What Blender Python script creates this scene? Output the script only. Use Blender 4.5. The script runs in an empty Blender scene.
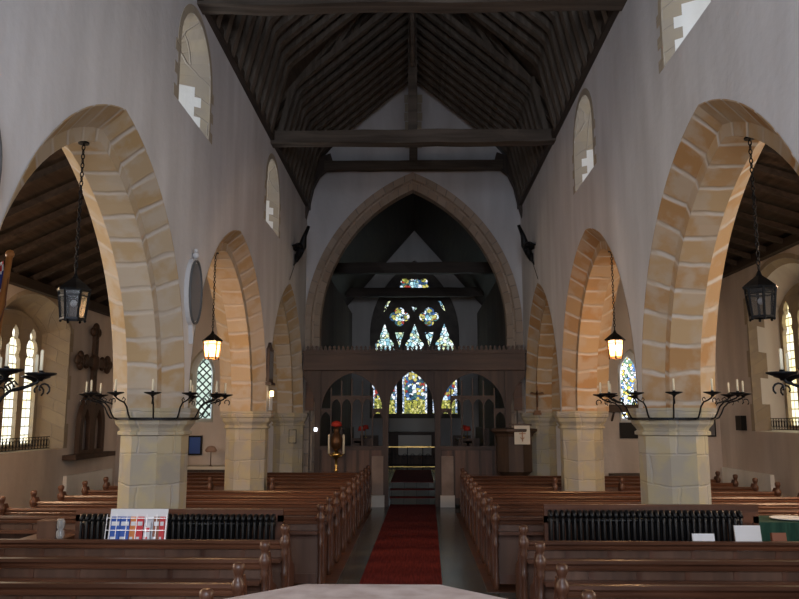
import bpy, math, random
from mathutils import Vector, Matrix
from mathutils.geometry import tessellate_polygon
random.seed(7)
C = bpy.context.scene
col = C.collection
PI = math.pi
# ------------------------------------------------------------------ camera
cam = bpy.data.cameras.new('camera'); camo = bpy.data.objects.new('camera', cam); col.objects.link(camo)
cam.sensor_width = 36; cam.lens = 35.0; cam.clip_end = 200
camo.location = (0, 0, 2.05)
camo.rotation_euler = (math.radians(98.6), 0, math.radians(1.22))
C.camera = camo
# ------------------------------------------------------------------ world, light, exposure
w = bpy.data.worlds.new('world'); C.world = w; w.use_nodes = True
w.node_tree.nodes['Background'].inputs[0].default_value = (.75, .85, 1, 1)
w.node_tree.nodes['Background'].inputs[1].default_value = 0.6
C.view_settings.view_transform = 'Standard'; C.view_settings.look = 'None'
C.view_settings.gamma = 1; C.view_settings.use_curve_mapping = False
C.view_settings.exposure = 0.85
C.cycles.max_bounces = 8; C.cycles.diffuse_bounces = 5; C.cycles.sample_clamp_indirect = 4
C.cycles.sample_clamp_direct = 20

def area(name, loc, rot, sx, sy, e, colr):
    l = bpy.data.lights.new(name, 'AREA'); l.shape = 'RECTANGLE'; l.size = sx; l.size_y = sy; l.energy = e; l.color = colr
    o = bpy.data.objects.new(name, l); col.objects.link(o); o.location = loc; o.rotation_euler = rot; return o
DAY = (.84, .90, 1.0); YWL = -2.4
XP = (PI/2, 0, -PI/2)      # shines toward +x
XM = (PI/2, 0, PI/2)       # shines toward -x
YP = (PI/2, 0, 0)          # (rotated below) toward +y
area('west_window_daylight', (0, -2.3, 4.2), (PI/2 , 0, 0), 2.4, 3.2, 235, (.78,.86,1))
bpy.data.objects['west_window_daylight'].rotation_euler = (-PI/2+PI, 0, 0)
for yc in (4.1, 9.0, 14.2):
    area('clerestory_daylight_left', (-3.44, yc, 6.2), (0, -PI/2, 0), .8, .28, 3.6, DAY)
for yc in (1.9, 7.0, 11.6):
    area('clerestory_daylight_right', (3.34, yc, 6.25), (0, PI/2, 0), .8, .28, 3.6, DAY)
for yc in (7.0,):  # fill lights for the aisles, set in added windows out of view
    area('aisle_daylight_left', (-7.55, yc, 2.7), (0, -PI/2, 0), 2.0, 1.3, 70, (1,.87,.72))
    area('aisle_daylight_right', (7.55, yc, 2.9), (0, PI/2, 0), 2.2, 1.4, 70, (1,.87,.72))
area('chancel_daylight_right', (2.2, 26.3, 4.2), (0, PI/2, 0), 1.6, .8, 3, DAY)  # added fill with no window behind it, so the chancel east wall shows
for sx, e in ((-1, 60), (1, 60)):  # added fill along the aisle walls, from made-up west windows
    area('west_aisle_daylight', (5.35*sx, YWL, 2.9), (PI/2, 0, 0), 1.2, 1.8, e, (.95, .93, .95))
LAMP = (1, .56, .25)

# ------------------------------------------------------------------ materials
def mat(name, base, rough=.8, metal=0, spec=.3, emit=None, es=0, alpha=None):
    m = bpy.data.materials.new(name); m.use_nodes = True
    b = m.node_tree.nodes['Principled BSDF']
    b.inputs['Base Color'].default_value = (*base, 1); b.inputs['Roughness'].default_value = rough
    b.inputs['Metallic'].default_value = metal; b.inputs['Specular IOR Level'].default_value = spec
    if emit: b.inputs['Emission Color'].default_value = (*emit, 1); b.inputs['Emission Strength'].default_value = es
    if alpha is not None: b.inputs['Alpha'].default_value = alpha
    return m
def nodes(m): return m.node_tree.nodes, m.node_tree.links, m.node_tree.nodes['Principled BSDF']
def noisy(m, c1, c2, scale=(3, 3, 3), detail=6, lo=.35, hi=.65, bump=.0, dist=0, bscale=None):
    n, l, b = nodes(m)
    tc = n.new('ShaderNodeTexCoord'); mp = n.new('ShaderNodeMapping'); mp.inputs['Scale'].default_value = scale
    nz = n.new('ShaderNodeTexNoise'); nz.inputs['Scale'].default_value = 1; nz.inputs['Detail'].default_value = detail; nz.inputs['Distortion'].default_value = dist
    cr = n.new('ShaderNodeValToRGB'); cr.color_ramp.elements[0].position = lo; cr.color_ramp.elements[1].position = hi
    cr.color_ramp.elements[0].color = (*c1, 1); cr.color_ramp.elements[1].color = (*c2, 1)
    l.new(tc.outputs['Object'], mp.inputs[0]); l.new(mp.outputs[0], nz.inputs['Vector']); l.new(nz.outputs['Fac'], cr.inputs[0]); l.new(cr.outputs[0], b.inputs['Base Color'])
    if bump:
        bp = n.new('ShaderNodeBump'); bp.inputs['Strength'].default_value = bump; bp.inputs['Distance'].default_value = .02
        l.new(nz.outputs['Fac'], bp.inputs['Height']); l.new(bp.outputs[0], b.inputs['Normal'])
    return m
def plaster(name, c1, c2):
    m = mat(name, c1, .9); n, l, b = nodes(m)
    noisy(m, c1, c2, (1.6, 1.6, .45), 8, .3, .7)
    cr = b.inputs['Base Color'].links[0].from_node
    tc = n.new('ShaderNodeTexCoord'); n2 = n.new('ShaderNodeTexNoise'); n2.inputs['Scale'].default_value = 9; n2.inputs['Detail'].default_value = 8
    l.new(tc.outputs['Object'], n2.inputs['Vector'])
    bp = n.new('ShaderNodeBump'); bp.inputs['Strength'].default_value = .35; bp.inputs['Distance'].default_value = .02
    l.new(n2.outputs['Fac'], bp.inputs['Height']); l.new(bp.outputs[0], b.inputs['Normal'])
    # streaks of damp down the wall
    mp = n.new('ShaderNodeMapping'); mp.inputs['Scale'].default_value = (2.6, 2.6, .5); n3 = n.new('ShaderNodeTexNoise'); n3.inputs['Scale'].default_value = 1; n3.inputs['Detail'].default_value = 4
    l.new(tc.outputs['Object'], mp.inputs[0]); l.new(mp.outputs[0], n3.inputs['Vector'])
    r3 = n.new('ShaderNodeMapRange'); r3.inputs[1].default_value = .3; r3.inputs[2].default_value = .75; r3.inputs[3].default_value = .88; r3.inputs[4].default_value = 1.06
    l.new(n3.outputs['Fac'], r3.inputs[0])
    mx = n.new('ShaderNodeMix'); mx.data_type = 'RGBA'; mx.blend_type = 'MULTIPLY'; mx.inputs[0].default_value = 1
    l.new(cr.outputs[0], mx.inputs[6]); l.new(r3.outputs[0], mx.inputs[7]); l.new(mx.outputs[2], b.inputs['Base Color'])
    return m
def stone(name, c1, c2, mortar, bw=.5, rh=.3, ms=.012, blotch=(.45, .33, .2)):
    m = mat(name, c1, .88); n, l, b = nodes(m)
    uv = n.new('ShaderNodeTexCoord')
    nd = n.new('ShaderNodeTexNoise'); nd.inputs['Scale'].default_value = 2.3; nd.inputs['Detail'].default_value = 3
    l.new(uv.outputs['UV'], nd.inputs['Vector'])
    ad = n.new('ShaderNodeMixRGB'); ad.blend_type = 'LINEAR_LIGHT'; ad.inputs[0].default_value = .06
    l.new(uv.outputs['UV'], ad.inputs[1]); l.new(nd.outputs['Color'], ad.inputs[2])
    bt = n.new('ShaderNodeTexBrick'); bt.inputs['Scale'].default_value = 1; bt.inputs['Brick Width'].default_value = bw; bt.inputs['Row Height'].default_value = rh
    bt.inputs['Mortar Size'].default_value = ms; bt.inputs['Mortar Smooth'].default_value = .8; bt.inputs['Color1'].default_value = (*c1, 1); bt.inputs['Color2'].default_value = (*c2, 1); bt.inputs['Mortar'].default_value = (*mortar, 1)
    bt.offset = .5
    l.new(ad.outputs[0], bt.inputs['Vector'])
    nz = n.new('ShaderNodeTexNoise'); nz.inputs['Scale'].default_value = 3.2; nz.inputs['Detail'].default_value = 8
    l.new(uv.outputs['Object'], nz.inputs['Vector'])
    cr = n.new('ShaderNodeValToRGB'); cr.color_ramp.elements[0].position = .46; cr.color_ramp.elements[1].position = .58; cr.color_ramp.elements[1].color = (.75, .75, .75, 1)
    cr.color_ramp.elements[0].color = (0, 0, 0, 1); l.new(nz.outputs['Fac'], cr.inputs[0])
    mx = n.new('ShaderNodeMix'); mx.data_type = 'RGBA'; l.new(cr.outputs[0], mx.inputs[0]); l.new(bt.outputs['Color'], mx.inputs[6]); mx.inputs[7].default_value = (*blotch, 1)
    l.new(mx.outputs[2], b.inputs['Base Color'])
    bp = n.new('ShaderNodeBump'); bp.inputs['Strength'].default_value = .6; bp.inputs['Distance'].default_value = .015; bp.invert = True
    l.new(bt.outputs['Fac'], bp.inputs['Height']); l.new(bp.outputs[0], b.inputs['Normal'])
    return m
PL = plaster('nave_plaster', (.52, .50, .50), (.62, .61, .62))
PLA = plaster('aisle_plaster', (.54, .47, .42), (.66, .59, .54))  # slight peach tint puts the warm lamp light into the wall colour
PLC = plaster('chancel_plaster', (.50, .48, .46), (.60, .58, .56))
PLD = plaster('chancel_side_plaster', (.10, .085, .075), (.15, .13, .115))  # dimness of the chancel is put into this dark wall colour
PLW = plaster('white_plaster', (.78, .77, .73), (.85, .84, .80))
STL = stone('arch_stone_left', (.37, .25, .12), (.42, .34, .24), (.46, .41, .36), 3, .34, .045, (.43, .37, .30))
STR = stone('arch_stone_right', (.34, .175, .065), (.42, .29, .16), (.50, .44, .38), 3, .36, .045, (.42, .33, .24))
STC = stone('chancel_arch_stone', (.31, .23, .17), (.42, .33, .26), (.24, .20, .17), 3, .3, .02, (.36, .29, .23))
STP = stone('pier_stone', (.29, .265, .22), (.41, .37, .30), (.36, .33, .29), .55, .33, .016, (.40, .34, .21))
STQ = stone('quoin_stone', (.36, .30, .22), (.44, .37, .27), (.38, .33, .27), .4, .25, .01, (.36, .31, .25))
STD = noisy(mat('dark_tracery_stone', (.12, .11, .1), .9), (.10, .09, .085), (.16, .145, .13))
FONT = noisy(mat('font_stone', (.4, .3, .25), .6), (.34, .25, .21), (.50, .40, .35), (14, 14, 14), 8, .3, .7, .1)
def wood(name, c1, c2, ax, rough=.5, spec=.4):
    s = [9, 9, 9]; s[ax] = .7
    m = mat(name, c1, rough, 0, spec); return noisy(m, c1, c2, tuple(s), 7, .3, .7, .12, .6)
PX = wood('pew_oak_long', (.055, .022, .012), (.15, .060, .031), 0, .33, .5)
PZ = wood('pew_oak_upright', (.055, .022, .012), (.13, .055, .031), 2, .38, .5)
PN = wood('pew_panel', (.075, .037, .022), (.14, .070, .042), 2, .5, .4)
DX = wood('dark_oak_long', (.022, .014, .009), (.050, .033, .022), 0, .6)
DY = wood('dark_oak_deep', (.022, .014, .009), (.050, .033, .022), 1, .6)
DZ = wood('dark_oak_upright', (.022, .014, .009), (.055, .035, .024), 2, .55)
SO = wood('screen_oak', (.034, .018, .011), (.075, .042, .027), 2, .55)
SOX = wood('screen_oak_long', (.034, .018, .011), (.080, .045, .030), 0, .55)
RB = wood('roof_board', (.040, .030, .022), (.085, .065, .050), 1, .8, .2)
RF = wood('rafter_oak', (.075, .058, .044), (.15, .12, .095), 2, .8, .2)
TB = wood('tie_beam_oak', (.045, .034, .026), (.12, .095, .075), 0, .75, .2)
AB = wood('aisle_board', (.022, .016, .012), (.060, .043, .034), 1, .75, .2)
IRON = mat('black_iron', (.012, .012, .013), .45, .6)
BLK = mat('radiator_black', (.004, .004, .005), .42, 0, .35)
BRASS = mat('brass', (.65, .43, .14), .3, 1)
BRZ = mat('bronze', (.12, .06, .03), .4, .7)
WAX = mat('cream_wax', (.75, .68, .5), .5)
WHT = mat('white_card', (.72, .74, .78), .6)
CRM = mat('cream_panel', (.55, .52, .47), .6)
LINEN = mat('linen', (.62, .57, .48), .8)
GRN = noisy(mat('green_cloth', (.02, .09, .06), .9), (.010, .042, .030), (.018, .07, .05), (30, 30, 4))
RED = mat('red_shade', (.45, .035, .02), .6)
CARP = noisy(mat('red_carpet', (.2, .01, .01), .95, 0, .1), (.10, .014, .014), (.16, .027, .025), (40, 3, 3), 5)
BLUE = mat('flag_blue', (.02, .035, .18), .8); REDF = mat('flag_red', (.4, .02, .03), .8); WHF = mat('flag_white', (.6, .6, .62), .8)
POLE = mat('varnished_pole', (.30, .13, .04), .4)
GREY = mat('grey_slate', (.16, .16, .17), .6)
MB_ = mat('memorial_white', (.56, .55, .55), .5)
BLUEM = mat('print_blue', (.03, .10, .42), .4); ORM = mat('print_orange', (.65, .22, .06), .4); REM = mat('print_red', (.6, .04, .05), .4); YEM = mat('print_yellow', (.6, .5, .2), .4); BRM = mat('print_brown', (.25, .1, .06), .4)
JAR = mat('clear_glass_jar', (.7, .72, .72), .1, 0, .8, alpha=.35)
LGL = mat('lantern_glass', (.05, .05, .05), .15, 0, .6, alpha=.45)
LGH = mat('lantern_glass_lit', (1, .6, .25), .3, 0, .5, (1, .55, .2), 4.5)
BULB = mat('glowing_bulb', (1, .9, .7), .4, 0, .5, (1, .72, .38), 60)
SMALLB = mat('small_lit_lamp', (1, .8, .5), .4, 0, .5, (1, .66, .3), 5)
WLED = mat('small_white_light', (1, 1, 1), .4, 0, .5, (.85, .92, 1), 2.0)
HYM = mat('hymn_board_wood', (.13, .06, .03), .5)
# floor tiles
TILE = mat('dark_floor_tile', (.06, .065, .055), .22, 0, .5); n, l, b = nodes(TILE)
tc = n.new('ShaderNodeTexCoord'); bt = n.new('ShaderNodeTexBrick'); bt.inputs['Scale'].default_value = 1; bt.inputs['Brick Width'].default_value = .3; bt.inputs['Row Height'].default_value = .22
bt.inputs['Mortar Size'].default_value = .006; bt.inputs['Color1'].default_value = (.040, .044, .036, 1); bt.inputs['Color2'].default_value = (.085, .088, .072, 1); bt.inputs['Mortar'].default_value = (.02, .02, .018, 1)
l.new(tc.outputs['Object'], bt.inputs['Vector']); l.new(bt.outputs['Color'], b.inputs['Base Color'])
# leaded clear glass (rectangular quarries), emission = daylight behind it
def leaded(name, c1, c2, lead, strength, bw=.13, rh=.16, diag=False, ms=.012):
    m = mat(name, (0, 0, 0), .3, 0, .3); n, l, b = nodes(m)
    tc = n.new('ShaderNodeTexCoord'); mp = n.new('ShaderNodeMapping'); l.new(tc.outputs['UV'], mp.inputs[0])
    if diag: mp.inputs['Rotation'].default_value = (0, 0, PI/4)
    bt = n.new('ShaderNodeTexBrick'); bt.offset = 0; bt.inputs['Scale'].default_value = 1; bt.inputs['Brick Width'].default_value = bw; bt.inputs['Row Height'].default_value = rh
    bt.inputs['Mortar Size'].default_value = ms; bt.inputs['Color1'].default_value = (*c1, 1); bt.inputs['Color2'].default_value = (*c2, 1); bt.inputs['Mortar'].default_value = (*lead, 1)
    l.new(mp.outputs[0], bt.inputs['Vector']); l.new(bt.outputs['Color'], b.inputs['Emission Color']); b.inputs['Emission Strength'].default_value = strength
    return m
GLA = leaded('leaded_aisle_glass', (1, .86, .52), (.95, .97, .93), (.10, .09, .05), 1.15, .16, .17)
GLR = leaded('leaded_aisle_glass_yellow', (1, .83, .38), (.96, .93, .78), (.16, .13, .05), 1.0, .16, .17)
GLL = leaded('lattice_glass', (.75, .9, .8), (.45, .62, .55), (.02, .03, .03), .65, .13, .13, True, .02)
GLC = leaded('clerestory_glass', (.8, .88, 1), (.8, .88, 1), (.1, .1, .1), 1.0, .14, .16)
def stained(name, cols, strength, scale=9, edge=.07):
    m = mat(name, (0, 0, 0), .3, 0, .3); n, l, b = nodes(m)
    tc = n.new('ShaderNodeTexCoord')
    v = n.new('ShaderNodeTexVoronoi'); v.inputs['Scale'].default_value = scale
    e = n.new('ShaderNodeTexVoronoi'); e.feature = 'DISTANCE_TO_EDGE'; e.inputs['Scale'].default_value = scale
    l.new(tc.outputs['UV'], v.inputs['Vector']); l.new(tc.outputs['UV'], e.inputs['Vector'])
    sp = n.new('ShaderNodeSeparateColor'); l.new(v.outputs['Color'], sp.inputs[0])
    cr = n.new('ShaderNodeValToRGB'); cr.color_ramp.interpolation = 'CONSTANT'
    k = len(cols); els = cr.color_ramp.elements
    while len(els) < k: els.new(.5)
    for i, c in enumerate(cols): els[i].position = i / k
    for i, c in enumerate(cols): els[i].color = (*c, 1)
    l.new(sp.outputs[0], cr.inputs[0])
    st = n.new('ShaderNodeMath'); st.operation = 'GREATER_THAN'; st.inputs[1].default_value = edge; l.new(e.outputs['Distance'], st.inputs[0])
    mx = n.new('ShaderNodeMix'); mx.data_type = 'RGBA'; l.new(st.outputs[0], mx.inputs[0]); mx.inputs[6].default_value = (.01, .01, .012, 1); l.new(cr.outputs[0], mx.inputs[7])
    l.new(mx.outputs[2], b.inputs['Emission Color']); b.inputs['Emission Strength'].default_value = strength
    return m
SGW = stained('stained_pale_canopy', [(.45, .7, .75), (.7, .85, .95), (.2, .42, .5), (.55, .6, .35), (.8, .95, .95), (.15, .3, .4), (.6, .8, .8), (.3, .45, .35)], .9, 8)
SGF = stained('stained_figures', [(.05, .12, .3), (.6, .75, .9), (.35, .30, .08), (.02, .06, .14), (.9, .95, 1), (.3, .04, .03), (.06, .15, .14), (.5, .45, .12), (.02, .08, .12)], .8, 9, .05)
SGY = stained('stained_yellow_lattice', [(.55, .55, .10), (.25, .27, .05), (.75, .72, .25), (.12, .15, .05), (.45, .42, .08)], .6, 13, .05)
SGS = stained('stained_lancet', [(.1, .25, .6), (.8, .9, 1), (.7, .55, .1), (.15, .3, .2), (1, 1, 1), (.75, .85, .95)], 1.1, 15)
SBL = stained('stained_border', [(.6, .7, .9), (.2, .3, .45), (.8, .85, .9)], .8, 10)

# ------------------------------------------------------------------ mesh builder
class M:
    def __init__(s): s.v = []; s.f = []; s.m = []; s.uv = []; s.sm = []
    def face(s, pts, mi=0, uv=None, smooth=False):
        k = len(s.v); s.v += [tuple(p) for p in pts]; s.f.append(tuple(range(k, k+len(pts)))); s.m.append(mi); s.sm.append(smooth)
        s.uv.append(uv if uv else [(p[0]+p[1], p[2]) for p in pts])
    def box(s, x0, y0, z0, x1, y1, z1, mi=0, T=None):
        P = [Vector(p) for p in ((x0,y0,z0),(x1,y0,z0),(x1,y1,z0),(x0,y1,z0),(x0,y0,z1),(x1,y0,z1),(x1,y1,z1),(x0,y1,z1))]
        if T: P = [T @ p for p in P]
        for q in ((3,2,1,0),(4,5,6,7),(0,1,5,4),(1,2,6,5),(2,3,7,6),(3,0,4,7)): s.face([P[i] for i in q], mi)
        return s
    def bar(s, a, b, wd, h, mi=0, up=(0,0,1)):
        a = Vector(a); b = Vector(b); d = b-a; L = d.length; d.normalize(); u = Vector(up)
        if abs(d.dot(u)) > .97: u = Vector((1,0,0))
        sx = d.cross(u).normalized(); uz = sx.cross(d)
        T = Matrix((( *(d),0),)) if 0 else Matrix.Identity(4)
        for i in range(3): T[i][0] = d[i]; T[i][1] = sx[i]; T[i][2] = uz[i]; T[i][3] = a[i]
        return s.box(0, -wd/2, -h/2, L, wd/2, h/2, mi, T)
    def rings(s, R, mi=0, close=True, cap=True, smooth=True):
        nn = len(R[0])
        base = len(s.v)
        for r in R: s.v += [tuple(p) for p in r]
        u = [0]*len(R)
        for i in range(1, len(R)): u[i] = u[i-1] + (Vector(R[i][0])-Vector(R[i-1][0])).length
        for i in range(len(R)-1):
            for j in range(nn if close else nn-1):
                k = (j+1) % nn
                s.f.append((base+i*nn+j, base+i*nn+k, base+(i+1)*nn+k, base+(i+1)*nn+j)); s.m.append(mi); s.sm.append(smooth)
                s.uv.append([(j*.1, u[i]), ((j+1)*.1, u[i]), ((j+1)*.1, u[i+1]), (j*.1, u[i+1])])
        if cap:
            for i in (0, len(R)-1):
                s.f.append(tuple(base+i*nn+j for j in (range(nn) if i else reversed(range(nn))))); s.m.append(mi); s.sm.append(False); s.uv.append([(0,0)]*nn)
        return s
    def lathe(s, prof, c=(0,0,0), seg=12, mi=0, smooth=True):
        R = [[(c[0]+r*math.cos(2*PI*j/seg), c[1]+r*math.sin(2*PI*j/seg), c[2]+z) for j in range(seg)] for r, z in prof]
        return s.rings(R, mi, smooth=smooth)
    def ball(s, c, r, mi=0, seg=10, sc=(1,1,1)):
        R = [[(c[0]+sc[0]*r*math.sin(t)*math.cos(2*PI*j/seg), c[1]+sc[1]*r*math.sin(t)*math.sin(2*PI*j/seg), c[2]-sc[2]*r*math.cos(t)) for j in range(seg)] for t in [PI*(i+.08)/(7.16) for i in range(8)]]
        return s.rings(R, mi)
    def tube(s, pts, r, seg=6, mi=0):
        pts = [Vector(p) for p in pts]; R = []; prev = None
        rr = r if isinstance(r, (list, tuple)) else [r]*len(pts)
        for i, p in enumerate(pts):
            d = (pts[min(i+1, len(pts)-1)] - pts[max(i-1, 0)]).normalized()
            a = Vector((0,0,1)) if abs(d.z) < .9 else Vector((1,0,0))
            if prev is not None: a = prev
            x = (a - d*a.dot(d)).normalized(); y = d.cross(x); prev = x
            R.append([p + rr[i]*(math.cos(2*PI*j/seg)*x + math.sin(2*PI*j/seg)*y) for j in range(seg)])
        return s.rings(R, mi)
    def plate(s, outline, holes, b0, b1, f, mi=0, sides=True, back=True):
        loops = [outline] + holes
        tri = tessellate_polygon([[Vector((p[0], p[1], 0)) for p in lp] for lp in loops])
        flat = [p for lp in loops for p in lp]
        for bb in ((b0, b1) if back else (b0,)):
            k = len(s.v); s.v += [tuple(f(p[0], p[1], bb)) for p in flat]
            for t in tri:
                s.f.append(tuple(k+i for i in t)); s.m.append(mi); s.sm.append(False); s.uv.append([flat[i] for i in t])
        if sides:
            for lp in loops:
                acc = 0
                for i in range(len(lp)):
                    p, q = lp[i], lp[(i+1) % len(lp)]; L = math.hypot(q[0]-p[0], q[1]-p[1])
                    s.face([f(p[0],p[1],b0), f(q[0],q[1],b0), f(q[0],q[1],b1), f(p[0],p[1],b1)], mi, [(b0,acc),(b0,acc+L),(b1,acc+L),(b1,acc)]); acc += L
        return s
    def build(s, name, mats, parent=None, loc=None):
        me = bpy.data.meshes.new(name); me.from_pydata(s.v, [], s.f)
        if not isinstance(mats, (list, tuple)): mats = [mats]
        for m in mats: me.materials.append(m)
        me.polygons.foreach_set('material_index', s.m); me.polygons.foreach_set('use_smooth', s.sm)
        ul = me.uv_layers.new(name='UVMap'); ul.data.foreach_set('uv', [c for f in s.uv for p in f for c in p[:2]])
        me.update()
        import bmesh
        bm = bmesh.new(); bm.from_mesh(me); bmesh.ops.remove_doubles(bm, verts=bm.verts, dist=1e-5); bmesh.ops.recalc_face_normals(bm, faces=bm.faces); bm.to_mesh(me); bm.free()
        o = bpy.data.objects.new(name, me); col.objects.link(o)
        if parent: o.parent = parent
        if loc: o.location = loc
        return o
def tag(o, label=None, cat=None, group=None, kind=None):
    if label: o['label'] = label
    if cat: o['category'] = cat
    if group: o['group'] = group
    if kind: o['kind'] = kind
    return o
def empty(name, loc=(0,0,0), rz=0, label=None, cat=None, group=None):
    o = bpy.data.objects.new(name, None); col.objects.link(o); o.location = loc; o.rotation_euler = (0,0,rz); o.empty_display_size = .1
    return tag(o, label, cat, group)
KIDS = {}
def copy_tree(o, loc=None, rz=None, parent=None, label=None, group=None):
    c = o.copy(); col.objects.link(c)
    if parent: c.parent = parent
    if loc is not None: c.location = loc
    if rz is not None: c.rotation_euler = (0,0,rz)
    if label: c['label'] = label
    if group: c['group'] = group
    for ch in [x for x in bpy.data.objects if x.parent == o]: copy_tree(ch, parent=c)
    return c
def struct(o): o['kind'] = 'structure'; return o

# ------------------------------------------------------------------ the shell
XL, XR, TH = -2.70, 2.60, .82
AXL, AXR = -7.2, 7.2
YE = 18.8            # west face of the chancel arch wall
YW = -2.6
SPR, RISE, HS = 2.15, 2.72, 2.35
fL = lambda a, z, b: (XL-b, a, z)
fR = lambda a, z, b: (XR+b, a, z)
fE = lambda a, z, b: (a, YE+b, z)
CE = 29.0
fC = lambda a, z, b: (a, CE+b, z)
fAL = lambda a, z, b: (AXL-b, a, z)
fAR = lambda a, z, b: (AXR+b, a, z)
def arc(s, rise, inset=0, n=14):
    if rise < s*.9:      # segmental head
        R = (s*s+rise*rise)/(2*rise); a1 = math.asin(s/R); r = R-inset
        return [(r*math.sin(-a1+2*a1*i/(2*n)), rise-R+r*math.cos(-a1+2*a1*i/(2*n))) for i in range(2*n+1)]
    R = (s*s+rise*rise)/(2*s); cx = R-s; r = R-inset; a1 = math.acos(max(-1, min(1, cx/r)))
    left = [(cx - r*math.cos(a1*i/n), r*math.sin(a1*i/n)) for i in range(n+1)]
    return left + [(-p[0], p[1]) for p in reversed(left[:-1])]
def lancet(c, w, z0, spr, top, n=8): # closed outline
    a = arc(w/2, top-spr, 0, n)
    return [(c-w/2, z0)] + [(c+p[0], spr+p[1]) for p in a] + [(c+w/2, z0)]
ARCHES = ((2.15, 2.2), (6.83, 2.2), (11.62, 2.4), (16.4, 2.2))
PIERS = (4.5, 9.12, 14.12)
def nave_wall(name, f, wins):
    o = [(YW, 0), (YW, 7.15), (YE, 7.15), (YE, 0)]
    # bottom edge going back west
    out = [(YE, 7.15), (YW, 7.15), (YW, 0), (ARCHES[0][0]-ARCHES[0][1], 0)]
    for c, hs in ARCHES:
        out += [(c+p[0], SPR+p[1]) for p in arc(hs, RISE)]
    out += [(YE, SPR)]
    holes = [lancet(c, 1.3, z0, spr, top) for c, z0, spr, top in wins]
    return struct(M().plate(out, holes, 0, TH, f).build(name, PL))
LW = [(4.1, 5.62, 6.30, 6.95), (9.0, 5.62, 6.30, 6.95), (14.2, 5.55, 6.25, 6.88)]
RW = [(1.9, 5.62, 6.30, 6.98), (7.05, 5.66, 6.30, 6.98), (11.6, 5.66, 6.32, 6.98)]
nave_wall('wall_left', fL, LW)
nave_wall('wall_right', fR, RW)

def window(idx, f, c, wi, wo, z0i, z0o, spr, topi, topo, sprO, depth, glass, qm, pm, lights=1, quoin=True, name=None):
    root = struct(empty('window_%d' % idx))
    # reveal, splayed; stone at the mouth and round the head, plaster deeper in, toothed by courses
    m = M(); K = 5
    def outline(w, z0, sp, top):
        a = arc(w/2, top-sp, 0, 6)
        L = [(c-w/2, z0+(sp-z0)*i/K) for i in range(K)]
        return L + [(c+p[0], sp+p[1]) for p in a] + [(c+w/2, sp-(sp-z0)*(i+1)/K) for i in range(K)]
    A = outline(wi, z0i, spr, topi); B = outline(wo, z0o, sprO, topo)
    cuts = [0, .22, .42, 1] if depth < .7 else [0, .12, .21, 1]
    N = len(A)
    def P(i, t): return (A[i][0]*(1-t)+B[i][0]*t, A[i][1]*(1-t)+B[i][1]*t, depth*t)
    for i in range(N-1):
        side = i < K or i >= N-1-K
        crs = i if i < K else N-2-i
        for q in range(3):
            mi = 0 if (q == 0 or not side or (q == 1 and crs % 2 == 0)) else 1
            if depth < .7 and not side and q > 0: mi = 1
            p = [P(i, cuts[q]), P(i+1, cuts[q]), P(i+1, cuts[q+1]), P(i, cuts[q+1])]
            m.face([f(*x) for x in p], mi, [(x[2], x[1]+x[0]) for x in p])
    m.face([f(*P(0,0)), f(*P(N-1,0)), f(*P(N-1,1)), f(*P(0,1))], 1)
    m.build('reveal', [qm, pm], root)
    if quoin:
        q = M()
        for i in range(K):
            z0 = z0i+(spr-z0i)*i/K; z1 = z0i+(spr-z0i)*(i+1)/K; ww = .07 if i % 2 else .17
            for sg in (-1, 1):
                a0, a1 = sorted((c+sg*wi/2, c+sg*(wi/2+ww)))
                q.plate([(a0, z0), (a1, z0), (a1, z1), (a0, z1)], [], -.006, .01, f)
        o1 = [(c+p[0], spr+p[1]) for p in arc(wi/2+.1, topi-spr+.1)]; o2 = [(c+p[0], spr+p[1]) for p in arc(wi/2, topi-spr)]
        for i in range(len(o1)-1): q.plate([o1[i], o1[i+1], o2[i+1], o2[i]], [], -.006, .01, f)
        q.build('quoins', qm, root)
    if lights == 1:
        M().plate(lancet(c, wo, z0o, sprO, topo), [], depth-.05, depth-.03, f).build('pane', glass, root)
    else:
        # mullioned tracery: separate cusped lancets in a stone plate
        pitch = wo/lights; holes = []
        for k in range(lights):
            cc = c - wo/2 + pitch*(k+.5); hh = topo-.32
            W = pitch*.70; sp2 = hh-.62
            hole = [(cc-W/2, z0o+.08), (cc-W/2, sp2), (cc-W*.36, sp2+.09), (cc-W*.46, sp2+.18), (cc-W*.46, sp2+.28), (cc-W*.36, sp2+.38), (cc-W*.20, sp2+.42), (cc-W*.26, sp2+.50), (cc-W*.16, sp2+.60), (cc, sp2+.66)]
            hole += [(2*cc-p[0], p[1]) for p in reversed(hole[:-1])]
            holes.append(hole)
        M().plate(lancet(c, wo+.02, z0o, sprO, topo), holes, depth-.16, depth-.02, f).build('mullions', qm, root)
        for h in holes:
            g = M(); g.plate(h, [], depth-.08, depth-.06, f, sides=False, back=False).build('pane', glass, root)
    return root
wi_ = 0
for k, (c, z0, sp, tp) in enumerate(LW):
    wi_ += 1; window(wi_, fL, c, 1.3, .30, z0, z0+.12, sp, tp, tp-.2, sp, TH, GLC, STQ, PLW)
for k, (c, z0, sp, tp) in enumerate(RW):
    wi_ += 1; window(wi_, fR, c, 1.3, .30, z0, z0+.12, sp, tp, tp-.2, sp, TH, GLC, STQ, PLW)
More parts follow.
